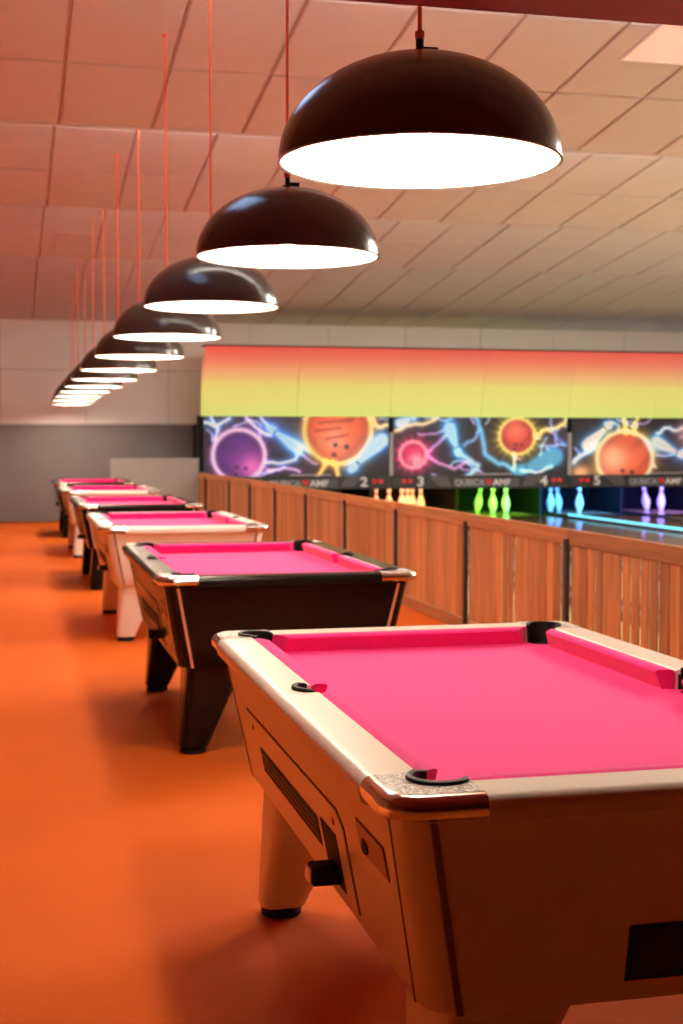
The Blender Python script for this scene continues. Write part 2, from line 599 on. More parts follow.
def make_table(cab, trim, groove):
    root = empty('pool_table')
    # cabinet (open at the top, closed below)
    s = G()
    rings = []
    for z in (.392, .400, .50, .60, .70, .772):
        ins = .006 if z == .392 else 0
        rings.append(rrect(side_x(z) - ins, end_y(z) - ins, .075, z))
    s.rings(rings, True, False)
    s.make('cabinet', cab, root, True)
    # rails
    for sx in (-1, 1):
        smp = []
        N = 60
        for k in range(N + 1):
            v = -(HL - .183) + 2 * (HL - .183) * k / N
            smp.append(v)
        fine = [(.062) * (j / 12) for j in range(-12, 13)]
        smp = sorted([v for v in smp if abs(v) > .064] + fine)
        samples = []
        for v in smp:
            d = 0
            if abs(v) < .052:
                d = max(0, sqrt(.052 ** 2 - v * v) - .004)
            samples.append(((sx * HW, v), (sx, 0), (sx * (HW - RW + d), v)))
        loft(samples, ZT).make('side_rail', cab, root, True)
    for sy in (-1, 1):
        xe = HW - .183
        samples = [((x, sy * HL), (0, sy), (x, sy * (HL - RW))) for x in [-xe + 2 * xe * k / 10 for k in range(11)]]
        loft(samples, ZT).make('end_rail', cab, root, True)
    # corner castings, liners, pockets
    for sx in (-1, 1):
        for sy in (-1, 1):
            c = loft(corner_samples(sx, sy), ZT + .003, .779, True)
            c.make('corner_casting', None, root, True, [M['chrome'], M['hammer']])
            cx, cy = sx * (HW - CP), sy * (HL - CP)
            s = G()
            rings = []
            for k in range(25):
                a = radians(98) + radians(254) * k / 24
                e = min(1, k / 3, (24 - k) / 3)
                ro, ri = PR + .003 + .004 * e, PR - .003 - .002 * e
                zt = ZT + .004 + .0045 * e
                q = [(ri, ZT - .05), (ri, zt), (ri + .003, zt + .002), (ro - .003, zt + .002), (ro, zt), (ro, ZT + .0)]
                rings.append([(sx * (HW - (CP + rr * cos(a))), sy * (HL - (CP + rr * sin(a))), zz) for rr, zz in q])
            s.rings(rings, True, True)
            s.make('pocket_liner', M['rubber'], root, True)
            s = G()
            arc = [radians(100) + radians(250) * k / 18 for k in range(19)]
            s.rings([[(sx * (HW - (CP + rr * cos(a))), sy * (HL - (CP + rr * sin(a))), zz) for a in arc] for rr, zz in ((PR + .001, ZT - .012), (PR + .001, ZT - .06))], False, False, False)
            s.lathe([(PR + .001, ZT - .056), (PR - .01, ZT - .14), (.02, ZT - .16)], (cx, cy, 0), 20, cap0=False)
            s.make('pocket', M['hole'], root, True)
    for sx in (-1, 1):
        cx = sx * (HW - RW + .002)
        s = G()
        rings = []
        for k in range(21):
            a = radians(-76) + radians(152) * k / 20
            e = min(1, k / 3, (20 - k) / 3)
            ro, ri = .052 + .006 * e, .046
            zt = ZT + .003 + .004 * e
            q = [(ri, ZT - .05), (ri, zt), (ri + .002, zt + .002), (ro - .002, zt + .002), (ro, zt), (ro, ZT)]
            rings.append([(cx + sx * rr * cos(a), rr * sin(a), zz) for rr, zz in q])
        s.rings(rings, True, True)
        s.make('pocket_liner', M['rubber'], root, True)
        s = G()
        arc = [radians(-84) + radians(168) * k / 12 for k in range(13)]
        s.rings([[(cx + sx * rr * cos(a), rr * sin(a), zz) for a in arc] for rr, zz in ((.0485, ZT - .012), (.0485, ZT - .06))], False, False, False)
        s.lathe([(.0485, ZT - .056), (.044, ZT - .10), (.02, ZT - .14)], (cx, 0, 0), 18, cap0=False)
        s.make('pocket', M['hole'], root, True)
    # cloth bed with pocket bites
    ZB = ZT - .052
    bx, by = HW - RW - .002, HL - RW - .002
    pts = []
    cxp, cyp = HW - CP, HL - CP
    def corner_bite(sx, sy):
        off = bx - cxp
        R = PR - .002
        a0 = math.acos(off / R)               # on the side line
        a1 = math.asin((by - cyp) / R)        # on the end line
        start, end = -a0 if False else a0, 0
        # from side line (x=bx, below corner) round the inner side to the end line
        arc = []
        A0, A1 = -math.acos(off / R), math.pi - math.asin((by - cyp) / R)
        n = 14
        # inner route: from A0 (right, below) clockwise through -135deg to A1
        tot = (2 * pi + A0) - A1
        for k in range(n + 1):
            a = A0 - tot * k / n
            arc.append((sx * (cxp + R * cos(a)), sy * (cyp + R * sin(a))))
        return arc
    def mid_bite(sx):
        R = .034
        return [(sx * (bx + .028 + R * cos(a)), R * sin(a)) for a in [pi / 2 + pi * .03 + (pi * .94) * k / 10 for k in range(11)]]
    c1 = corner_bite(1, 1)                    # right side -> top end
    c2 = list(reversed(corner_bite(-1, 1)))   # top end -> left side
    c3 = corner_bite(-1, -1)
    c4 = list(reversed(corner_bite(1, -1)))
    mr_ = list(reversed(mid_bite(1)))         # bottom to top
    ml_ = mid_bite(-1)
    loop = mr_ + c1 + c2 + ml_ + c3 + c4
    me = bpy.data.meshes.new('cloth_bed')
    bm = bmesh.new()
    top = [bm.verts.new((x, y, ZB)) for x, y in loop]
    f = bm.faces.new(top)
    ext = bmesh.ops.extrude_face_region(bm, geom=[f])
    for v in [q for q in ext['geom'] if isinstance(q, bmesh.types.BMVert)]:
        v.co.z -= .02
    bmesh.ops.triangulate(bm, faces=[q for q in bm.faces if len(q.verts) > 4])
    bmesh.ops.recalc_face_normals(bm, faces=bm.faces)
    bm.to_mesh(me); bm.free()
    me.materials.append(M['felt'])
    bed = obj_of('cloth_bed', me, root)
    # head line printed on the cloth near the far end
    # cushions
    def cushion(p0, p1, inn, j0, j1):
        """p0,p1 along the rail line; inn inward normal; j0,j1 jaw set-back of the nose at both ends"""
        d = Vector((p1[0] - p0[0], p1[1] - p0[1])); L_ = d.length; d.normalize()
        prof = [(0, .768, 0), (0, ZT - .003, 0), (.012, ZT + .001, .25), (.040, ZT - .002, .85), (.047, ZT - .008, 1.0), (.043, ZT - .018, .92), (.030, ZT - .053, .65)]
        rings = []
        ts = [0, .015, .04] + [k / 8 for k in range(1, 8)] + [.96, .985, 1]
        for t in ts:
            ring = []
            for q, z, e in prof:
                a = j0 * e; b = L_ - j1 * e
                pos = a + (b - a) * t
                ring.append((p0[0] + d.x * pos + inn[0] * q, p0[1] + d.y * pos + inn[1] * q, z))
            rings.append(ring)
        s = G(); s.rings(rings, True, True)
        s.make('cushion', M['felt'], root, True)
    xr, yr = HW - RW, HL - RW
    cc = .184
    for sy in (-1, 1):
        cushion((-(HW - cc), sy * yr), (HW - cc, sy * yr), (0, -sy), .045, .045)
    for sx in (-1, 1):
        for sy in (-1, 1):
            cushion((sx * xr, sy * .052), (sx * xr, sy * (HL - cc)), (-sx, 0), .022, .045)
    # corner trims: one strip on each face beside every corner
    for sx in (-1, 1):
        for sy in (-1, 1):
            def strip(fn, w0, w1):
                s = G()
                vs = []
                zs = [.396, .767]
                for z in zs:
                    for w in (w0, w1):
                        for o_ in (-.004, .0025):
                            vs.append(fn(z, w, o_))
                s.poly(vs, [(0, 1, 3, 2), (4, 6, 7, 5), (0, 4, 5, 1), (2, 3, 7, 6), (1, 5, 7, 3), (0, 2, 6, 4)])
                s.make('corner_trim', trim, root)
            strip(lambda z, w, o_: (sx * (side_x(z) - .052 - w), sy * (end_y(z) + o_), z), 0, .013)
            strip(lambda z, w, o_: (sx * (side_x(z) + o_), sy * (end_y(z) - .078 - w), z), 0, .006)
    # legs
    for sx in (-1, 1):
        for sy in (-1, 1):
            s = G()
            rings = []
            zb = .40
            xo_t, yo_t = side_x(.40) - .04, end_y(.40) - .03
            xo_b, yo_b = side_x(.40) - .010, end_y(.40) - .075
            for t in (0, .25, .5, .75, 1):
                z = .016 + (zb - .016) * t
                wx = .135 + (.27 - .135) * t
                wy = .135 + (.29 - .135) * t
                xo = xo_b + (xo_t - xo_b) * t
                yo = yo_b + (yo_t - yo_b) * t
                rr = .04
                ring = [(sx * (xo - wx / 2) + px, sy * (yo - wy / 2) + py, pz) for px, py, pz in rrect(wx / 2, wy / 2, rr, z, 5)]
                rings.append(ring)
            s.rings(rings, True, True)
            leg = s.make('leg', cab, root, True)
            s = G(); s.lathe([(.045, -.02), (.062, -.015), (.062, .004), (.05, .010), (.03, .03)], (sx * (xo_b - .0675), sy * (yo_b - .0675), 0), 20)
            s.make('foot', M['rubber'], leg, True)
    # left side: framed access panel, ball window, coin mechanism, lock plate
    yo = -HL
    side_slab(yo + .575, yo + 1.77, .425, .645, -.004, .0012, -1, .05).make('panel_groove', groove, root)
    side_slab(yo + .581, yo + 1.764, .430, .640, -.004, .0035, -1, .05).make('access_panel', cab, root)
    wbox = side_slab(yo + .87, yo + 1.62, .492, .562, -.004, .005).make('ball_window', M['hole'], root)
    for z in (.512, .528, .544):
        side_slab(yo + .88, yo + 1.61, z, z + .004, .002, .0075).make('window_bar', M['trimdark'], wbox)
    mech = side_slab(yo + .675, yo + .825, .440, .572, -.004, .0055).make('coin_recess', M['hole'], root)
    zz = .485
    s = G(); s.cham((-side_x(zz) - .066, yo + .705, .450), (-side_x(zz) + .01, yo + .765, .493), .006)
    s.make('coin_slide', M['rubber'], mech)
    s = G(); s.cham((-side_x(zz) - .071, yo + .711, .455), (-side_x(zz) - .064, yo + .759, .488), .003)
    s.make('slide_face', M['trimlight'], mech)
    side_slab(yo + .21, yo + .425, .612, .680, -.004, .0015).make('plate_groove', groove, root)
    pl = side_slab(yo + .215, yo + .42, .615, .677, -.004, .003).make('lock_plate', M['plate'], root)
    s = G()
    a = (yo + .37, .637)
    s.rings([[(-(side_x(a[1]) + q) , a[0] + .021 * cos(t), a[1] + .017 * sin(t)) for t in [2 * pi * k / 14 for k in range(14)]] for q in (-.003, .0055)], True, True)
    s.make('lock', M['hole'], pl)
    for yk, zk in ((yo + .67, .605), (yo + 1.69, .605)):
        s = G()
        s.rings([[(-(side_x(zk) + q), yk + .009 * cos(t), zk + .009 * sin(t)) for t in [2 * pi * k / 10 for k in range(10)]] for q in (-.003, .0055)], True, True)
        s.make('panel_lock', M['plate'], root)
    # near end: dark ball return opening
    end_slab(-HW + .48, HW - .48, .435, .545, -.004, .003).make('return_frame', M['rubber'], root)
    end_slab(-HW + .49, HW - .49, .445, .536, -.004, .0045).make('ball_return', M['hole'], root)
    return root

white_t = make_table(M['white'], M['trimdark'], M['groove'])
black_t = make_table(M['black'], M['trimlight'], M['groove'])
XC = .5986 + .606
tabs = [('w', 3.275, 'white pool table with pink cloth nearest the camera, filling the lower right'),
        ('b', 6.12 + 1.07, 'black pool table with pink cloth right behind the nearest white table'),
        ('w', 9.845 + 1.07, 'third pool table from the camera, white cabinet and pink cloth'),
        ('b', 13.40 + 1.07, 'fourth pool table from the camera, black cabinet and pink cloth'),
        ('w', 17.285 + 1.07, 'fifth pool table from the camera, white, small in the distance'),
        ('b', 20.95 + 1.07, 'farthest pool table, black, closest to the grey back wall')]
first = {'w': white_t, 'b': black_t}
used = set()
for k, y, lab in tabs:
    o = first[k] if k not in used else copy_tree(first[k])
    used.add(k)
    o.location = (XC + (.018 if 7 < y < 8 else 0), y, 0)
    tag(o, lab, 'pool table', 'row of pool tables with pink cloth')

# ------------------------------------------------------------------ wooden fence
XFN = 3.35
fence = tag(empty('wooden_fence', (XFN, 14, 0)), 'long low fence of brown vertical planks with dark steel posts beside the lanes', 'fence')
posts = [2.96] + [7.976 - 1.962 * 2 + 1.962 * k for k in range(11)] + [24.35]
def bend(y):
    return -.075 * max(0, y - 22.2)
def fpart(gm_, name, m):
    gm_.v = [(x + bend(y), y, z) for x, y, z in gm_.v]
    o = gm_.make(name, m, fence)
    o.location = (-XFN, -14, 0)
    return o
pk_me = {}
for a, b in zip(posts[:-1], posts[1:]):
    gg = G(); gg.cham((XFN - .020, a + .003, .785), (XFN + .020, b - .003, .882), .004); fpart(gg, 'top_rail', M['rail'])
    gg = G(); gg.cham((XFN - .016, a + .003, -.015), (XFN + .016, b - .003, .075), .004); fpart(gg, 'bottom_rail', M['rail'])
    n = 16 if b - a > 1.5 else 9
    w = (b - a - .05) / n
    y = a + .025
    loose = a < 8.1
    for k in range(n):
        gap = random.choice([.004, .005, .006, .008]) if not loose else random.choice([.008, .012, .030, .036])
        key = round(w - gap, 4)
        if key not in pk_me:
            gg = G(); gg.cham((-.006, -key / 2, .079), (.006, key / 2, .79), .003)
            o = gg.make('plank', M['plank'], fence)
            pk_me[key] = o.data
        else:
            o = obj_of('plank', pk_me[key], fence)
        o.location = (random.uniform(-.003, .003) + bend(y + w / 2), y + w / 2 - 14, 0)
        o.rotation_euler = (0, 0, random.uniform(-.02, .02))
        y += w
for p in posts:
    gg = G(); gg.cham((XFN - .040, p - .026, -.02), (XFN - .012, p + .026, .825), .004)
    gg.box((XFN - .06, p - .045, -.02), (XFN + .012, p + .045, -.012))
    fpart(gg, 'post', M['post'])

# ------------------------------------------------------------------ pale partition by the back wall
part = tag(empty('partition', (2.42, 24.25, 0)), 'low pale grey partition board standing before the grey back wall', 'partition')
gg = G(); gg.cham((-.78, -.03, .02), (.76, .03, 1.14), .005); gg.make('board', M['partition'], part)
gg = G(); gg.box((-.80, -.04, -.02), (-.775, .04, 1.145)); gg.make('edge_post', M['wallgrey'], part)
gg = G(); gg.box((-.78, -.035, -.02), (.76, .035, .04)); gg.make('kick_board', M['wallgrey'], part)

# ------------------------------------------------------------------ bowling lanes
P0, PP = 3.27, 3.51
YM = 24.6
names_l = ['lane behind the far end of the fence, hidden by planks', 'second lane from the wooden fence, with warm lit pins',
           'polished bowling lane ending at the orange lit pins', 'polished bowling lane ending at the green lit pins',
           'polished bowling lane ending at the blue lit pins', 'polished bowling lane ending at the violet lit pins']
for k in range(6):
    xc = P0 + PP * (k // 2) + (.88 if k % 2 == 0 else 2.63)
    r = tag(empty('bowling_lane', (xc, 7.6, 0)), names_l[k], 'bowling lane', 'bowling lanes')
    gg = G(); gg.box((-.53, 0, -.12), (.53, 19.9, 0)); gg.make('lane_surface', M['lane'], r)
    for s in (-1, 1):
        rings = []
        for y in (0.0, 19.9):
            ring = [(s * .655 + .118 * cos(pi + pi * q / 8), y, -.01 + .085 * sin(pi + pi * q / 8)) for q in range(9)]
            ring += [(s * .655 + .125, y, -.115), (s * .655 - .125, y, -.115)]
            rings.append(ring)
        gg = G(); gg.rings(rings, True, True); gg.make('gutter', M['gutter'], r, True)
for j in range(7):
    xd = P0 + PP / 2 * j
    big = j % 2 == 0
    w = .095 if big else .088
    nm = 'lane_divider'
    if j == 6: continue
    lab = ['raised divider at the fence side of the lanes', 'divider between the two lanes nearest the fence', 'raised divider left of the lane with orange lit pins',
           'divider between orange lit and green lit pins', 'raised divider carrying the bright cyan light line', 'divider between blue lit and violet lit pins'][j]
    if j == 0: continue
    r = tag(empty(nm, (xd, 7.6, 0)), lab, 'lane divider', 'lane dividers')
    gg = G(); gg.cham((.122 if j == 0 else -w, .01, -.12), (w if j else .205, 17.2, .03 if big else .012), .01); gg.make('cap', M['divider'], r)
    if big and j == 4:
        gg = G(); gg.cham((-.022, .05, .03), (.022, 17.0, .060), .006); o = gg.make('light_strip', M['led'], r)
        o['label'] = 'glowing cyan light strip'

# pins
def pin_profile():
    base = [(0.026, 0), (.0285, .004), (.036, .03), (.047, .06), (.0565, .09), (.0605, .114), (.058, .15), (.049, .185), (.037, .22), (.0265, .25), (.0233, .275), (.0255, .30), (.031, .33), (.0323, .347), (.028, .367), (.017, .379), (.004, .381)]
    return [(r * 1.5, z * 1.42) for r, z in base]
pp = pin_profile()
pin_me = None
def place_pin(x, y, tilt, lab, grp):
    global pin_me, pin_st
    r = empty('bowling_pin', (x, y, 0.002 + abs(sin(tilt)) * .04))
    r.rotation_euler = (0, tilt, 0)
    tag(r, lab, 'bowling pin', grp)
    if pin_me is None:
        gg = G(); gg.lathe(pp, n=18); o = gg.make('pin_body', M['pin'], r, True); pin_me = o.data
        gg = G()
        for za, zb_ in ((.262, .270), (.280, .288)):
            gg.lathe([(.0243 * 1.5 + .001, za * 1.42), (.0240 * 1.5 + .001, zb_ * 1.42)], n=18, cap0=False, cap1=False)
        o = gg.make('stripe', M['pinred'], r, True); pin_st = o.data
    else:
        obj_of('pin_body', pin_me, r); obj_of('stripe', pin_st, r)
lane_pins = {
 'orange': (7.02, [(7.02, 26.6, 0), (7.26, 26.5, 0), (7.50, 26.4, 0), (7.66, 26.55, 0), (7.80, 26.7, 0), (7.95, 26.6, 0)]),
 'green': (9.4, [(9.17, 26.7, .16), (9.40, 26.4, 0), (9.68, 26.4, 0)]),
 'blue': (11, [(10.72, 26.6, 0), (10.99, 26.8, -.10), (11.27, 26.4, 0)]),
 'violet': (13, [(12.92, 26.7, -.16), (13.14, 26.5, 0)])}
ordw = ['leftmost', 'second from left', 'third from left', 'fourth from left', 'fifth from left', 'rightmost']
for c, (_, lst) in lane_pins.items():
    for i, (x, y, t) in enumerate(lst):
        w = 'rightmost' if i == len(lst) - 1 else ordw[i]
        place_pin(x, y, t, '%s of the bowling pins in %s light under the mural' % (w, c), 'pins in %s light' % c)
# coloured pin lights of the machine, one lamp per lane behind the mask
def pin_lamp(name, x, c, power):
    r = tag(empty('pin_lamp', (x, 25.0, .93)), 'slim %s lamp above the pins, behind the mural mask' % name, 'pin lamp')
    gg = G(); gg.box((-.45, -.05, 0), (.45, .05, .06)); gg.make('housing', M['pit'], r)
    l = bpy.data.lights.new('pin_light', 'AREA'); l.shape = 'RECTANGLE'; l.size = .9; l.size_y = .1
    l.spread = radians(95); l.energy = power; l.color = c
    lo = bpy.data.objects.new('pin_light', l); col.objects.link(lo); lo.parent = r
    lo.location = (0, .06, -.01)
    lo.rotation_euler = (radians(52), 0, 0)
for nm, x, c, pw in (('orange', 7.5, (1, .42, .16), 26), ('green', 9.42, (.20, 1, .05), 34), ('blue', 11.1, (.05, .28, 1), 60), ('violet', 13.0, (.20, .16, 1), 60)):
    pin_lamp(nm, x, c, pw)

# ------------------------------------------------------------------ masking unit: curved canopy, murals, number band
mask = tag(empty('masking_unit', (P0, YM, 0)), 'long curved red to yellow canopy over dark lightning and bowling ball murals', 'masking unit')
def mpart(gg, name, m, smooth=False, mats=None):
    o = gg.make(name, m, mask, smooth, mats)
    o.location = (-P0, -YM, 0)
    return o
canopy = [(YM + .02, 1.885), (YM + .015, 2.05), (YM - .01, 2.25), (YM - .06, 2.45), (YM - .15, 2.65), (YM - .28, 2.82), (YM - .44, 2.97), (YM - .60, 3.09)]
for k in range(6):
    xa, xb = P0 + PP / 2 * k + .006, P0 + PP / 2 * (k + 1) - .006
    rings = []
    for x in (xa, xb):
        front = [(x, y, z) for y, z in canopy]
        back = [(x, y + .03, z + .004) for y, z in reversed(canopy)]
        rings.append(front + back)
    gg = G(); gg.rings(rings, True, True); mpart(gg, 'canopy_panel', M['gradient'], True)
gg = G(); gg.box((P0 - .02, YM - .63, 3.09), (P0 + 3 * PP, YM - .56, 3.115)); mpart(gg, 'canopy_edge', M['pit'])
gg = G(); gg.box((P0, YM - .58, 3.10), (P0 + 3 * PP, YM - .06, 3.112)); gg.box((P0, YM + .05, .9), (P0 + 3 * PP, YM + .15, 1.9)); mpart(gg, 'backing', M['pit'])
gg = G(); gg.box((P0 - .06, YM - .02, .56), (P0 - .005, YM + .12, 1.89)); mpart(gg, 'end_post', M['pit'])

# printed murals: colour per vertex of a fine grid, worked out in photo-like panel units (178 x 59)
def art_panel(idx, W=232, H=78):
    x0 = {0: 207.0, 1: 391.0, 2: 569.0}[idx]
    ww = {0: 182.0, 1: 177.0, 2: 168.0}[idx]
    X, Y = np.meshgrid(x0 + ww * (np.arange(W) + .5) / W, 417.5 + 59.5 * (np.arange(H) + .5) / H)
    rng = np.random.RandomState(11 + idx)
    I = np.ones((H, W, 3)) * np.array([26, 23, 27]) / 255.
    for _ in range(9):                      # dim smoke
        cx, cy, s = rng.uniform(x0, x0 + ww), rng.uniform(415, 480), rng.uniform(10, 26)
        c = np.array([[70, 40, 80], [30, 50, 90], [90, 50, 40]][rng.randint(3)]) / 255. * .32
        I += np.exp(-(((X - cx) / s) ** 2 + ((Y - cy) / (s * .6)) ** 2))[..., None] * c
    def blend(a, c):
        I[:] = I * (1 - a[..., None]) + np.array(c) / 255. * a[..., None]
    def add(a, c):
        I[:] = I + a[..., None] * np.array(c) / 255.
    def segdist(p, q):
        d = np.array(q, float) - np.array(p, float)
        t = np.clip(((X - p[0]) * d[0] + (Y - p[1]) * d[1]) / (d @ d + 1e-9), 0, 1)
        return np.hypot(X - p[0] - t * d[0], Y - p[1] - t * d[1]), t
    def bolt(pts, c, w=1.0, glow=3.0, core=(255, 255, 255), jit=1.2):
        P = [np.array(pts[0], float)]
        for a, b in zip(pts[:-1], pts[1:]):
            for k in (1 / 3, 2 / 3, 1):
                q = np.array(a) * (1 - k) + np.array(b) * k
                if k < 1: q = q + rng.uniform(-jit, jit, 2)
                P.append(q)
        D = np.full(X.shape, 1e9)
        for a, b in zip(P[:-1], P[1:]):
            D = np.minimum(D, segdist(a, b)[0])
        add(np.exp(-(D / (glow * .9)) ** 2) * .6, c)
        blend(np.exp(-(D / (w * 1.1)) ** 2) * .92, core)
    def ball(cx, cy, r, cin, chi, ring, glow, hl=(.35, .3), gs=6, spikes=0, rw=1.6):
        d = np.hypot(X - cx, Y - cy)
        out = np.exp(-np.maximum(d - r, 0) / gs)
        if spikes:
            th = np.arctan2(Y - cy, X - cx)
            out = out * (.65 + .5 * np.abs(np.sin(th * spikes / 2 + .6 * np.sin(3 * th))) ** 3)
        add(np.clip(out, 0, 1) * (d > r - 1) * .95, glow)
        m = np.clip(r - d + .5, 0, 1)
        blend(m, cin)
        blend(m * np.clip((d / r) ** 3, 0, 1) * .45, [v * .35 for v in cin])
        blend(m * (.22 * np.clip(np.sin((X * .5 + Y * 1.3) * 5.2 / r + 2 * np.sin(X * 3 / r)), 0, 1)), [v * .5 for v in cin])
        h = np.exp(-(((X - cx - hl[0] * r) ** 2 + (Y - cy - hl[1] * r) ** 2) / (r * .55) ** 2))
        blend(m * h * .9, chi)
        for (ax, ay) in ((-.08, .45), (-.12, .74), (.26, .50)):
            e = np.exp(-(((X - cx - ax * r) ** 2 + (Y - cy - ay * r) ** 2) / (r * .065) ** 2))
            blend(m * e, (25, 15, 25))
        blend(np.exp(-((d - r) / rw) ** 2) * .9, ring)
    def pinart(p, q, c, core, w=4.0, glow=5.0, fill=.95):
        D, t = segdist(p, q)      # p body end, q head end
        rad = w * (1.0 - .62 * np.clip((t - .15) / .55, 0, 1) + .25 * np.exp(-((t - .92) / .10) ** 2))
        add(np.exp(-np.maximum(D - rad, 0) / (glow * .7)) * .85, c)
        m = np.clip(rad - D + .5, 0, 1)
        blend(m * fill, [.62 * a + .38 * b for a, b in zip(core, c)])
        blend(m * np.exp(-((D / rad - .45) / .35) ** 2) * .8, core)
        blend(np.exp(-((t - .78) / .03) ** 2) * m * .6, [v * .35 for v in c])
    for _ in range(16):                     # hair-thin filaments
        p = np.array([rng.uniform(x0, x0 + ww), rng.uniform(418, 476)])
        a = rng.uniform(0, 2 * pi); pts = [p]
        for k in range(5):
            a += rng.uniform(-.8, .8)
            pts.append(pts[-1] + rng.uniform(3, 8) * np.array([cos(a), .7 * sin(a)]))
        bolt(pts, [(90, 110, 200), (150, 80, 180), (90, 150, 200)][rng.randint(3)], .35, 1.5, (190, 190, 225), .8)
    if idx == 0:
        bolt([(214, 418), (221, 430), (218, 440), (226, 446)], (60, 130, 220), .9, 4)
        bolt([(208, 424), (219, 428), (232, 420)], (60, 150, 220), 1.2, 5)
        bolt([(248, 418), (252, 424), (262, 432), (272, 436)], (150, 120, 230), .8, 3)
        bolt([(262, 418), (268, 426), (276, 430)], (80, 110, 230), .7, 3)
        pinart((297, 448), (270, 429), (30, 120, 215), (190, 230, 250), 6.0, 7)
        bolt([(262, 462), (280, 464), (296, 460), (302, 448), (310, 452)], (60, 140, 220), 1.0, 4)
        bolt([(268, 470), (285, 468), (300, 472)], (150, 70, 200), .6, 3)
        ball(241, 456, 25, (92, 36, 128), (225, 110, 190), (250, 225, 250), (110, 34, 150), (.5, .45), 4, 18, 2.4)
        ball(338, 431, 33, (226, 92, 52), (250, 160, 130), (235, 220, 120), (190, 120, 30), (-.1, .3), 5, 0, 2.6)
        for (a, b) in (((320, 424), (352, 421)), ((316, 432), (340, 429)), ((326, 440), (348, 436))):
            D, t = segdist(a, b); blend(np.exp(-(D / 1.6) ** 2) * .55, (120, 40, 30))
        bolt([(326, 462), (324, 468), (318, 476)], (230, 160, 30), 1.4, 3, (255, 230, 120), .5)
        bolt([(333, 462), (336, 468), (338, 476)], (230, 160, 30), 1.4, 3, (255, 230, 120), .5)
        bolt([(372, 418), (378, 428), (388, 426)], (230, 190, 80), 1.2, 3, (255, 235, 170))
        pinart((382, 441), (351, 470), (30, 130, 220), (215, 240, 252), 7.0, 6)
    elif idx == 1:
        pinart((397, 424), (412, 418), (60, 150, 220), (220, 235, 245), 4, 4)
        bolt([(393, 432), (408, 426), (424, 424), (434, 418)], (220, 190, 90), 1.0, 3, (250, 235, 180))
        bolt([(424, 454), (436, 444), (446, 434)], (150, 90, 200), .7, 2.6, (200, 180, 230))
        bolt([(424, 455), (436, 464), (452, 470), (470, 462)], (170, 80, 170), .8, 2.6, (220, 170, 210))
        ball(410.7, 455.6, 13, (225, 45, 100), (250, 190, 200), (250, 170, 190), (230, 30, 90), (.25, .45), 6, 14, 1.8)
        pinart((447, 429), (456, 454), (40, 150, 225), (190, 235, 250), 6.0, 6)
        bolt([(456, 454), (466, 460), (476, 466), (470, 474), (464, 478)], (60, 150, 220), 2.0, 4, (190, 230, 245))
        bolt([(462, 446), (474, 438), (478, 430)], (60, 120, 210), .8, 2.5, (150, 190, 230))
        bolt([(473, 418), (478, 430), (481, 442), (483, 455), (494, 463), (506, 467), (513, 471)], (40, 140, 215), 1.7, 4, (120, 200, 240))
        ball(516, 437, 18, (205, 70, 58), (235, 120, 95), (240, 225, 130), (225, 205, 40), (-.1, -.3), 5, 22, 1.8)
        bolt([(535, 436), (546, 430), (558, 428), (565, 424), (566, 418)], (225, 205, 60), 1.5, 3.2, (250, 245, 170))
        bolt([(513, 455), (513, 464), (512, 470)], (225, 215, 120), .8, 2)
        pinart((554, 458), (518, 473), (40, 160, 225), (95, 165, 190), 8.0, 3.5, .9)
        bolt([(520, 472), (535, 474), (552, 468)], (150, 220, 240), .8, 2)
        bolt([(554, 430), (558, 440), (566, 446)], (40, 90, 180), .7, 2.4, (90, 140, 210))
    else:
        pinart((585, 446), (608, 424), (30, 120, 190), (245, 225, 205), 6.0, 6)
        blend(np.exp(-(((X - 578) / 10) ** 2 + ((Y - 474) / 8) ** 2)) * .95, (250, 190, 130))
        bolt([(571, 464), (580, 456), (590, 448)], (60, 150, 200), 1.6, 4)
        ball(623, 460, 28, (232, 100, 66), (250, 190, 150), (245, 240, 190), (225, 170, 40), (-.45, .0), 5, 10, 2.2)
        bolt([(622, 418), (623, 426), (624, 434)], (230, 200, 60), 1.2, 3, (250, 240, 150), .5)
        bolt([(636, 418), (632, 426), (632, 434)], (230, 200, 60), 1.2, 3, (250, 240, 150), .5)
        pinart((655, 443), (682, 457), (40, 130, 190), (245, 230, 215), 6, 6)
        bolt([(656, 434), (664, 428), (676, 431), (690, 426)], (60, 150, 200), 1.2, 3.5)
        blend(np.exp(-(((X - 692) / 13) ** 2 + ((Y - 434) / 14) ** 2)) * .9, (240, 160, 120))
        ball(715, 446, 20, (120, 60, 170), (220, 130, 210), (245, 220, 250), (170, 60, 190), (.4, .4), 6, 16, 2)
        pinart((732, 462), (700, 474), (40, 140, 220), (180, 230, 245), 6, 5)
    return np.clip(I, 0, 1)

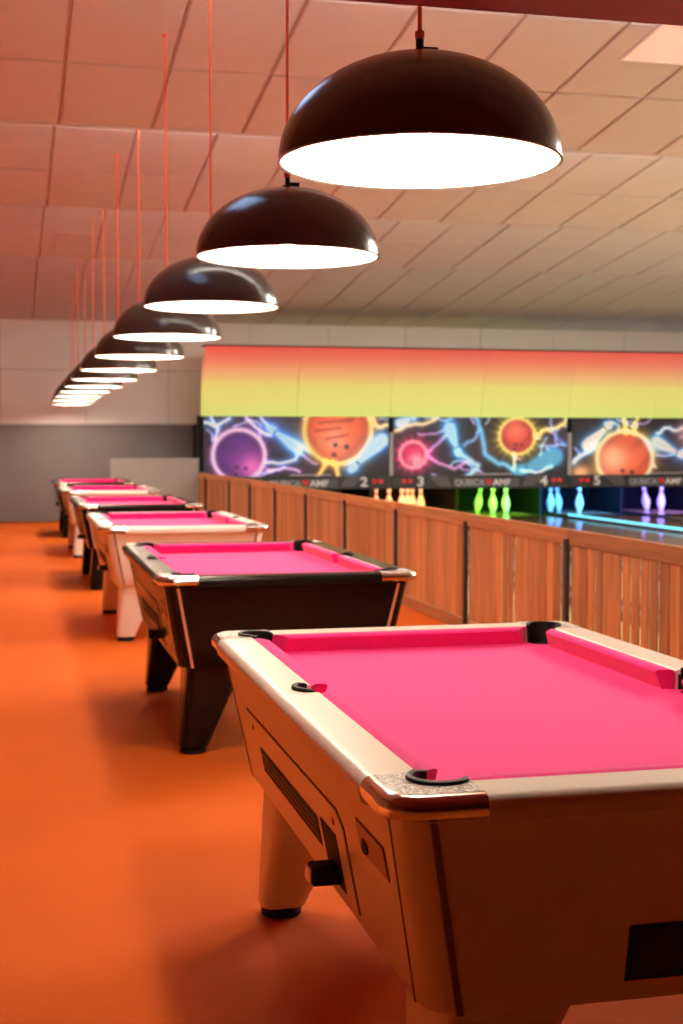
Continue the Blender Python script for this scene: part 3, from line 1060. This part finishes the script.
def build_art(idx):
    img = art_panel(idx)
    H, W, _ = img.shape
    lin = np.where(img <= .04045, img / 12.92, ((img + .055) / 1.055) ** 2.4)
    xa, xb = P0 + PP * idx + .05, P0 + PP * (idx + 1) - .05
    za, zb = 1.885, .80
    xs = np.linspace(xa, xb, W); zs = np.linspace(za, zb, H)
    vs = [(x, YM - .002, z) for z in zs for x in xs]
    fs = [(r * W + c, (r + 1) * W + c, (r + 1) * W + c + 1, r * W + c + 1) for r in range(H - 1) for c in range(W - 1)]
    # rim and back so that it is a real board
    n = len(vs)
    vs += [(xa, YM + .03, za), (xb, YM + .03, za), (xb, YM + .03, zb), (xa, YM + .03, zb)]
    tl, tr_, br, bl = 0, W - 1, H * W - 1, (H - 1) * W
    fs += [(n, n + 1, n + 2, n + 3), (n, n + 1, tr_, tl), (n + 1, n + 2, br, tr_), (n + 2, n + 3, bl, br), (n + 3, n, tl, bl)]
    me = bpy.data.meshes.new('mural_panel')
    me.from_pydata(vs, [], fs)
    a = me.color_attributes.new('print', 'FLOAT_COLOR', 'POINT')
    colr = np.ones((len(vs), 4)); colr[:] = (.02, .02, .02, 1)
    colr[:n, :3] = lin.reshape(-1, 3)
    a.data.foreach_set('color', colr.ravel())
    me.materials.append(M['art'])
    o = obj_of('mural_panel', me, mask)
    o.location = (-P0, -YM, 0)
    o['label'] = ['dark mural with a purple and a large orange bowling ball', 'dark mural with a small pink and a red bowling ball', 'dark mural with a large orange bowling ball at the right edge'][idx]

def text(body, x, z, size, m, parent, y, name='lettering', align='CENTER', xscale=1.0):
    cu = bpy.data.curves.new(name, 'FONT')
    cu.body = body
    cu.size = size
    cu.align_x = align
    cu.align_y = 'CENTER'
    cu.extrude = .004
    cu.offset = .006 * size / .2
    t = bpy.data.objects.new(name + '_tmp', cu)
    col.objects.link(t)
    bpy.context.view_layer.update()
    me = bpy.data.meshes.new_from_object(t.evaluated_get(bpy.context.evaluated_depsgraph_get()))
    w = max(v.co.x for v in me.vertices) - min(v.co.x for v in me.vertices)
    bpy.data.objects.remove(t, do_unlink=True)
    for v in me.vertices:
        X_, Y_, Z_ = v.co
        v.co = (x + X_ * xscale, y - Z_, z + Y_)
    me.materials.clear(); me.materials.append(m)
    o = obj_of(name, me, parent)
    o.location = (-P0, -YM, 0)
    return w * xscale

for k in range(3):
    build_art(k)
    xa, xb = P0 + PP * k, P0 + PP * (k + 1)
    yb = YM - .03
    gg = G(); gg.cham((xa + .003, yb, .56), (xb - .003, YM + .06, .80), .006); band = mpart(gg, 'number_band', M['band'])
    xm = (xa + xb) / 2 + .10
    # raised lighter wedges of the band
    for s in (-1, 1):
        gg = G()
        pl = [(xm + s * .78, .785), (xm + s * 1.16, .785), (xm + s * .92, .60), (xm + s * .70, .60)]
        vs = [(x, yb - .006, z) for x, z in pl] + [(x, yb + .004, z) for x, z in pl]
        gg.poly(vs, [(0, 1, 2, 3), (7, 6, 5, 4)] + [(i, (i + 1) % 4, (i + 1) % 4 + 4, i + 4) for i in range(4)])
        mpart(gg, 'band_wedge', M['chev'])
    gg = G(); gg.box((xm - .64, yb - .005, .585), (xm + .64, yb + .004, .745)); mpart(gg, 'name_plate', M['chev'])
    # maker's lettering with the red triangle
    text('QUBICA', xm - .05, .665, .155, M['txtgrey'], mask, yb - .006, align='RIGHT', xscale=1.02)
    text('AMF', xm + .12, .665, .155, M['txtwhite'], mask, yb - .006, align='LEFT', xscale=1.15)
    gg = G()
    pl = [(xm - .04, .725), (xm + .12, .725), (xm + .04, .610)]
    gg.poly([(x, yb - .011, z) for x, z in pl] + [(x, yb, z) for x, z in pl], [(0, 1, 2), (5, 4, 3), (0, 1, 4, 3), (1, 2, 5, 4), (2, 0, 3, 5)])
    mpart(gg, 'emblem', M['txtred'])
    gg = G(); gg.box((xm - .25, YM - .012, .815), (xm + .52, YM + .0, .835)); mpart(gg, 'light_bar', M['strip'])
    # lane numbers with the red marks on the inner side
    for num, xn, sgn in ((2 * k + 1, xa + .56, -1), (2 * k + 2, xb - .52, 1)):
        text(str(num), xn, .685, .24, M['txtwhite'], mask, yb - .004, 'lane_number', xscale=1.15)
        for q in (0, 1):
            x_ = xn + sgn * (.20 + .12 * q)
            gg = G()
            gg.box((x_ - .042, yb - .008, .675), (x_ + .042, yb, .74))
            gg.box((x_ - .02, yb - .008, .655), (x_ + .02, yb, .676))
            mpart(gg, 'number_mark', M['txtred'])
for k in range(3):
    xa = P0 + PP * k
    if k:
        gg = G(); gg.cham((xa - .035, YM - .025, .80), (xa + .035, YM + .05, 1.60), .006); mpart(gg, 'seam_strip', M['strip'])
        gg = G(); gg.box((xa - .02, YM - .015, 1.60), (xa + .02, YM + .05, 1.885)); mpart(gg, 'seam_strip', M['pit'])

# ------------------------------------------------------------------ ceiling lights
def ceil_light(name_label, xc, yc, l, slope, zc, dm, grp):
    r = tag(empty('ceiling_light', (xc, yc, zc)), name_label, 'ceiling light', grp)
    w = TW - GAP
    l2 = l - GAP
    def sl(gm_, name, m):
        gm_.v = [(x, y, z + slope * y) for x, y, z in gm_.v]
        return gm_.make(name, m, r)
    f = G()
    f.box((-w / 2, -l2 / 2, -.006), (-w / 2 + .02, l2 / 2, .018)); f.box((w / 2 - .02, -l2 / 2, -.006), (w / 2, l2 / 2, .018))
    f.box((-w / 2 + .02, -l2 / 2, -.006), (w / 2 - .02, -l2 / 2 + .02, .018)); f.box((-w / 2 + .02, l2 / 2 - .02, -.006), (w / 2 - .02, l2 / 2, .018))
    sl(f, 'frame', M['frame'])
    f = G(); f.box((-w / 2 + .02, -l2 / 2 + .02, .0), (w / 2 - .02, l2 / 2 - .02, .015)); sl(f, 'diffuser', dm)
if True:
    xc, yc, l, s_ = 4.46, 8.69, .68, -SL
    ceil_light('dim square pale ceiling light at the top right of the photo', xc, yc, l, s_, ceil_z(yc) - .012, M['panel_soft'], None)
for k, (x, y) in enumerate([(7.3, 9.3), (9.6, 9.3), (8.9, 13.0), (11.4, 13.0)]):
    ceil_light('lit ceiling panel over the bowling lanes, %s' % ['front row, near the wooden fence', 'front row, toward the right wall', 'back row, near the wooden fence', 'back row, toward the right wall'][k], x, y, 1.42, -SL, ceil_z(y) - .02, M['panel_on'], 'lit panels over the lanes')
ceil_light('cool bluish lit ceiling panel over the gap behind the nearest table', .35, 6.45, 1.2, -SL, ceil_z(6.45) - .01, M['panel_cool'], None)
# unseen downlights added over the left aisle to bounce light onto the tables
for k, y in enumerate((3.6, 6.4, 9.2)):
    zc = ceil_z(y)
    r = tag(empty('fill_downlight', (-2.0, y, 2.7)), 'unseen white tube fill lamp over the left aisle, %s' % ['nearest the camera', 'middle of the three', 'farthest from the camera'][k], 'ceiling light', 'added downlights over the left aisle')
    gg = G(); gg.lathe([(.065, 0), (.07, .01), (.07, .22), (.05, .24), (.012, .25)], n=20, cap0=False); gg.make('housing', M['frame'], r, True)
    gg = G(); gg.lathe([(.008, .24), (.008, zc - 2.7)], n=8); gg.make('rod', M['frame'], r)
    l = bpy.data.lights.new('fill_spot', 'SPOT'); l.energy = DOWN; l.color = (1, .82, .62); l.spot_size = radians(62); l.spot_blend = .6; l.shadow_soft_size = .05
    lo = bpy.data.objects.new('fill_spot', l); col.objects.link(lo); lo.parent = r; lo.location = (0, 0, .02)
# cove tubes on the far side of the ceiling steps
for i in range(4):
    y = edges[i]
    for j in range(4):
        xa = .2 + 3.45 * j
        r = tag(empty('cove_light', (xa, y, ZE + .16)), 'fluorescent tube behind the %s ceiling step, %s' % (['nearest', 'second', 'third', 'farthest'][i], ['above the pool tables', 'above the wooden fence', 'above the middle lanes', 'above the right lanes'][j]), 'ceiling light', 'tubes behind the ceiling steps')
        gg = G(); gg.box((0, .0, -.03), (3.2, .035, .03)); gg.make('housing', M['frame'], r)
        rings = [[(x, .06 + .018 * cos(2 * pi * q / 10), .018 * sin(2 * pi * q / 10)) for q in range(10)] for x in (.03, 3.17)]
        gg = G(); gg.rings(rings); gg.make('tube', M['tube'], r, True)
print('objects', len(bpy.data.objects))
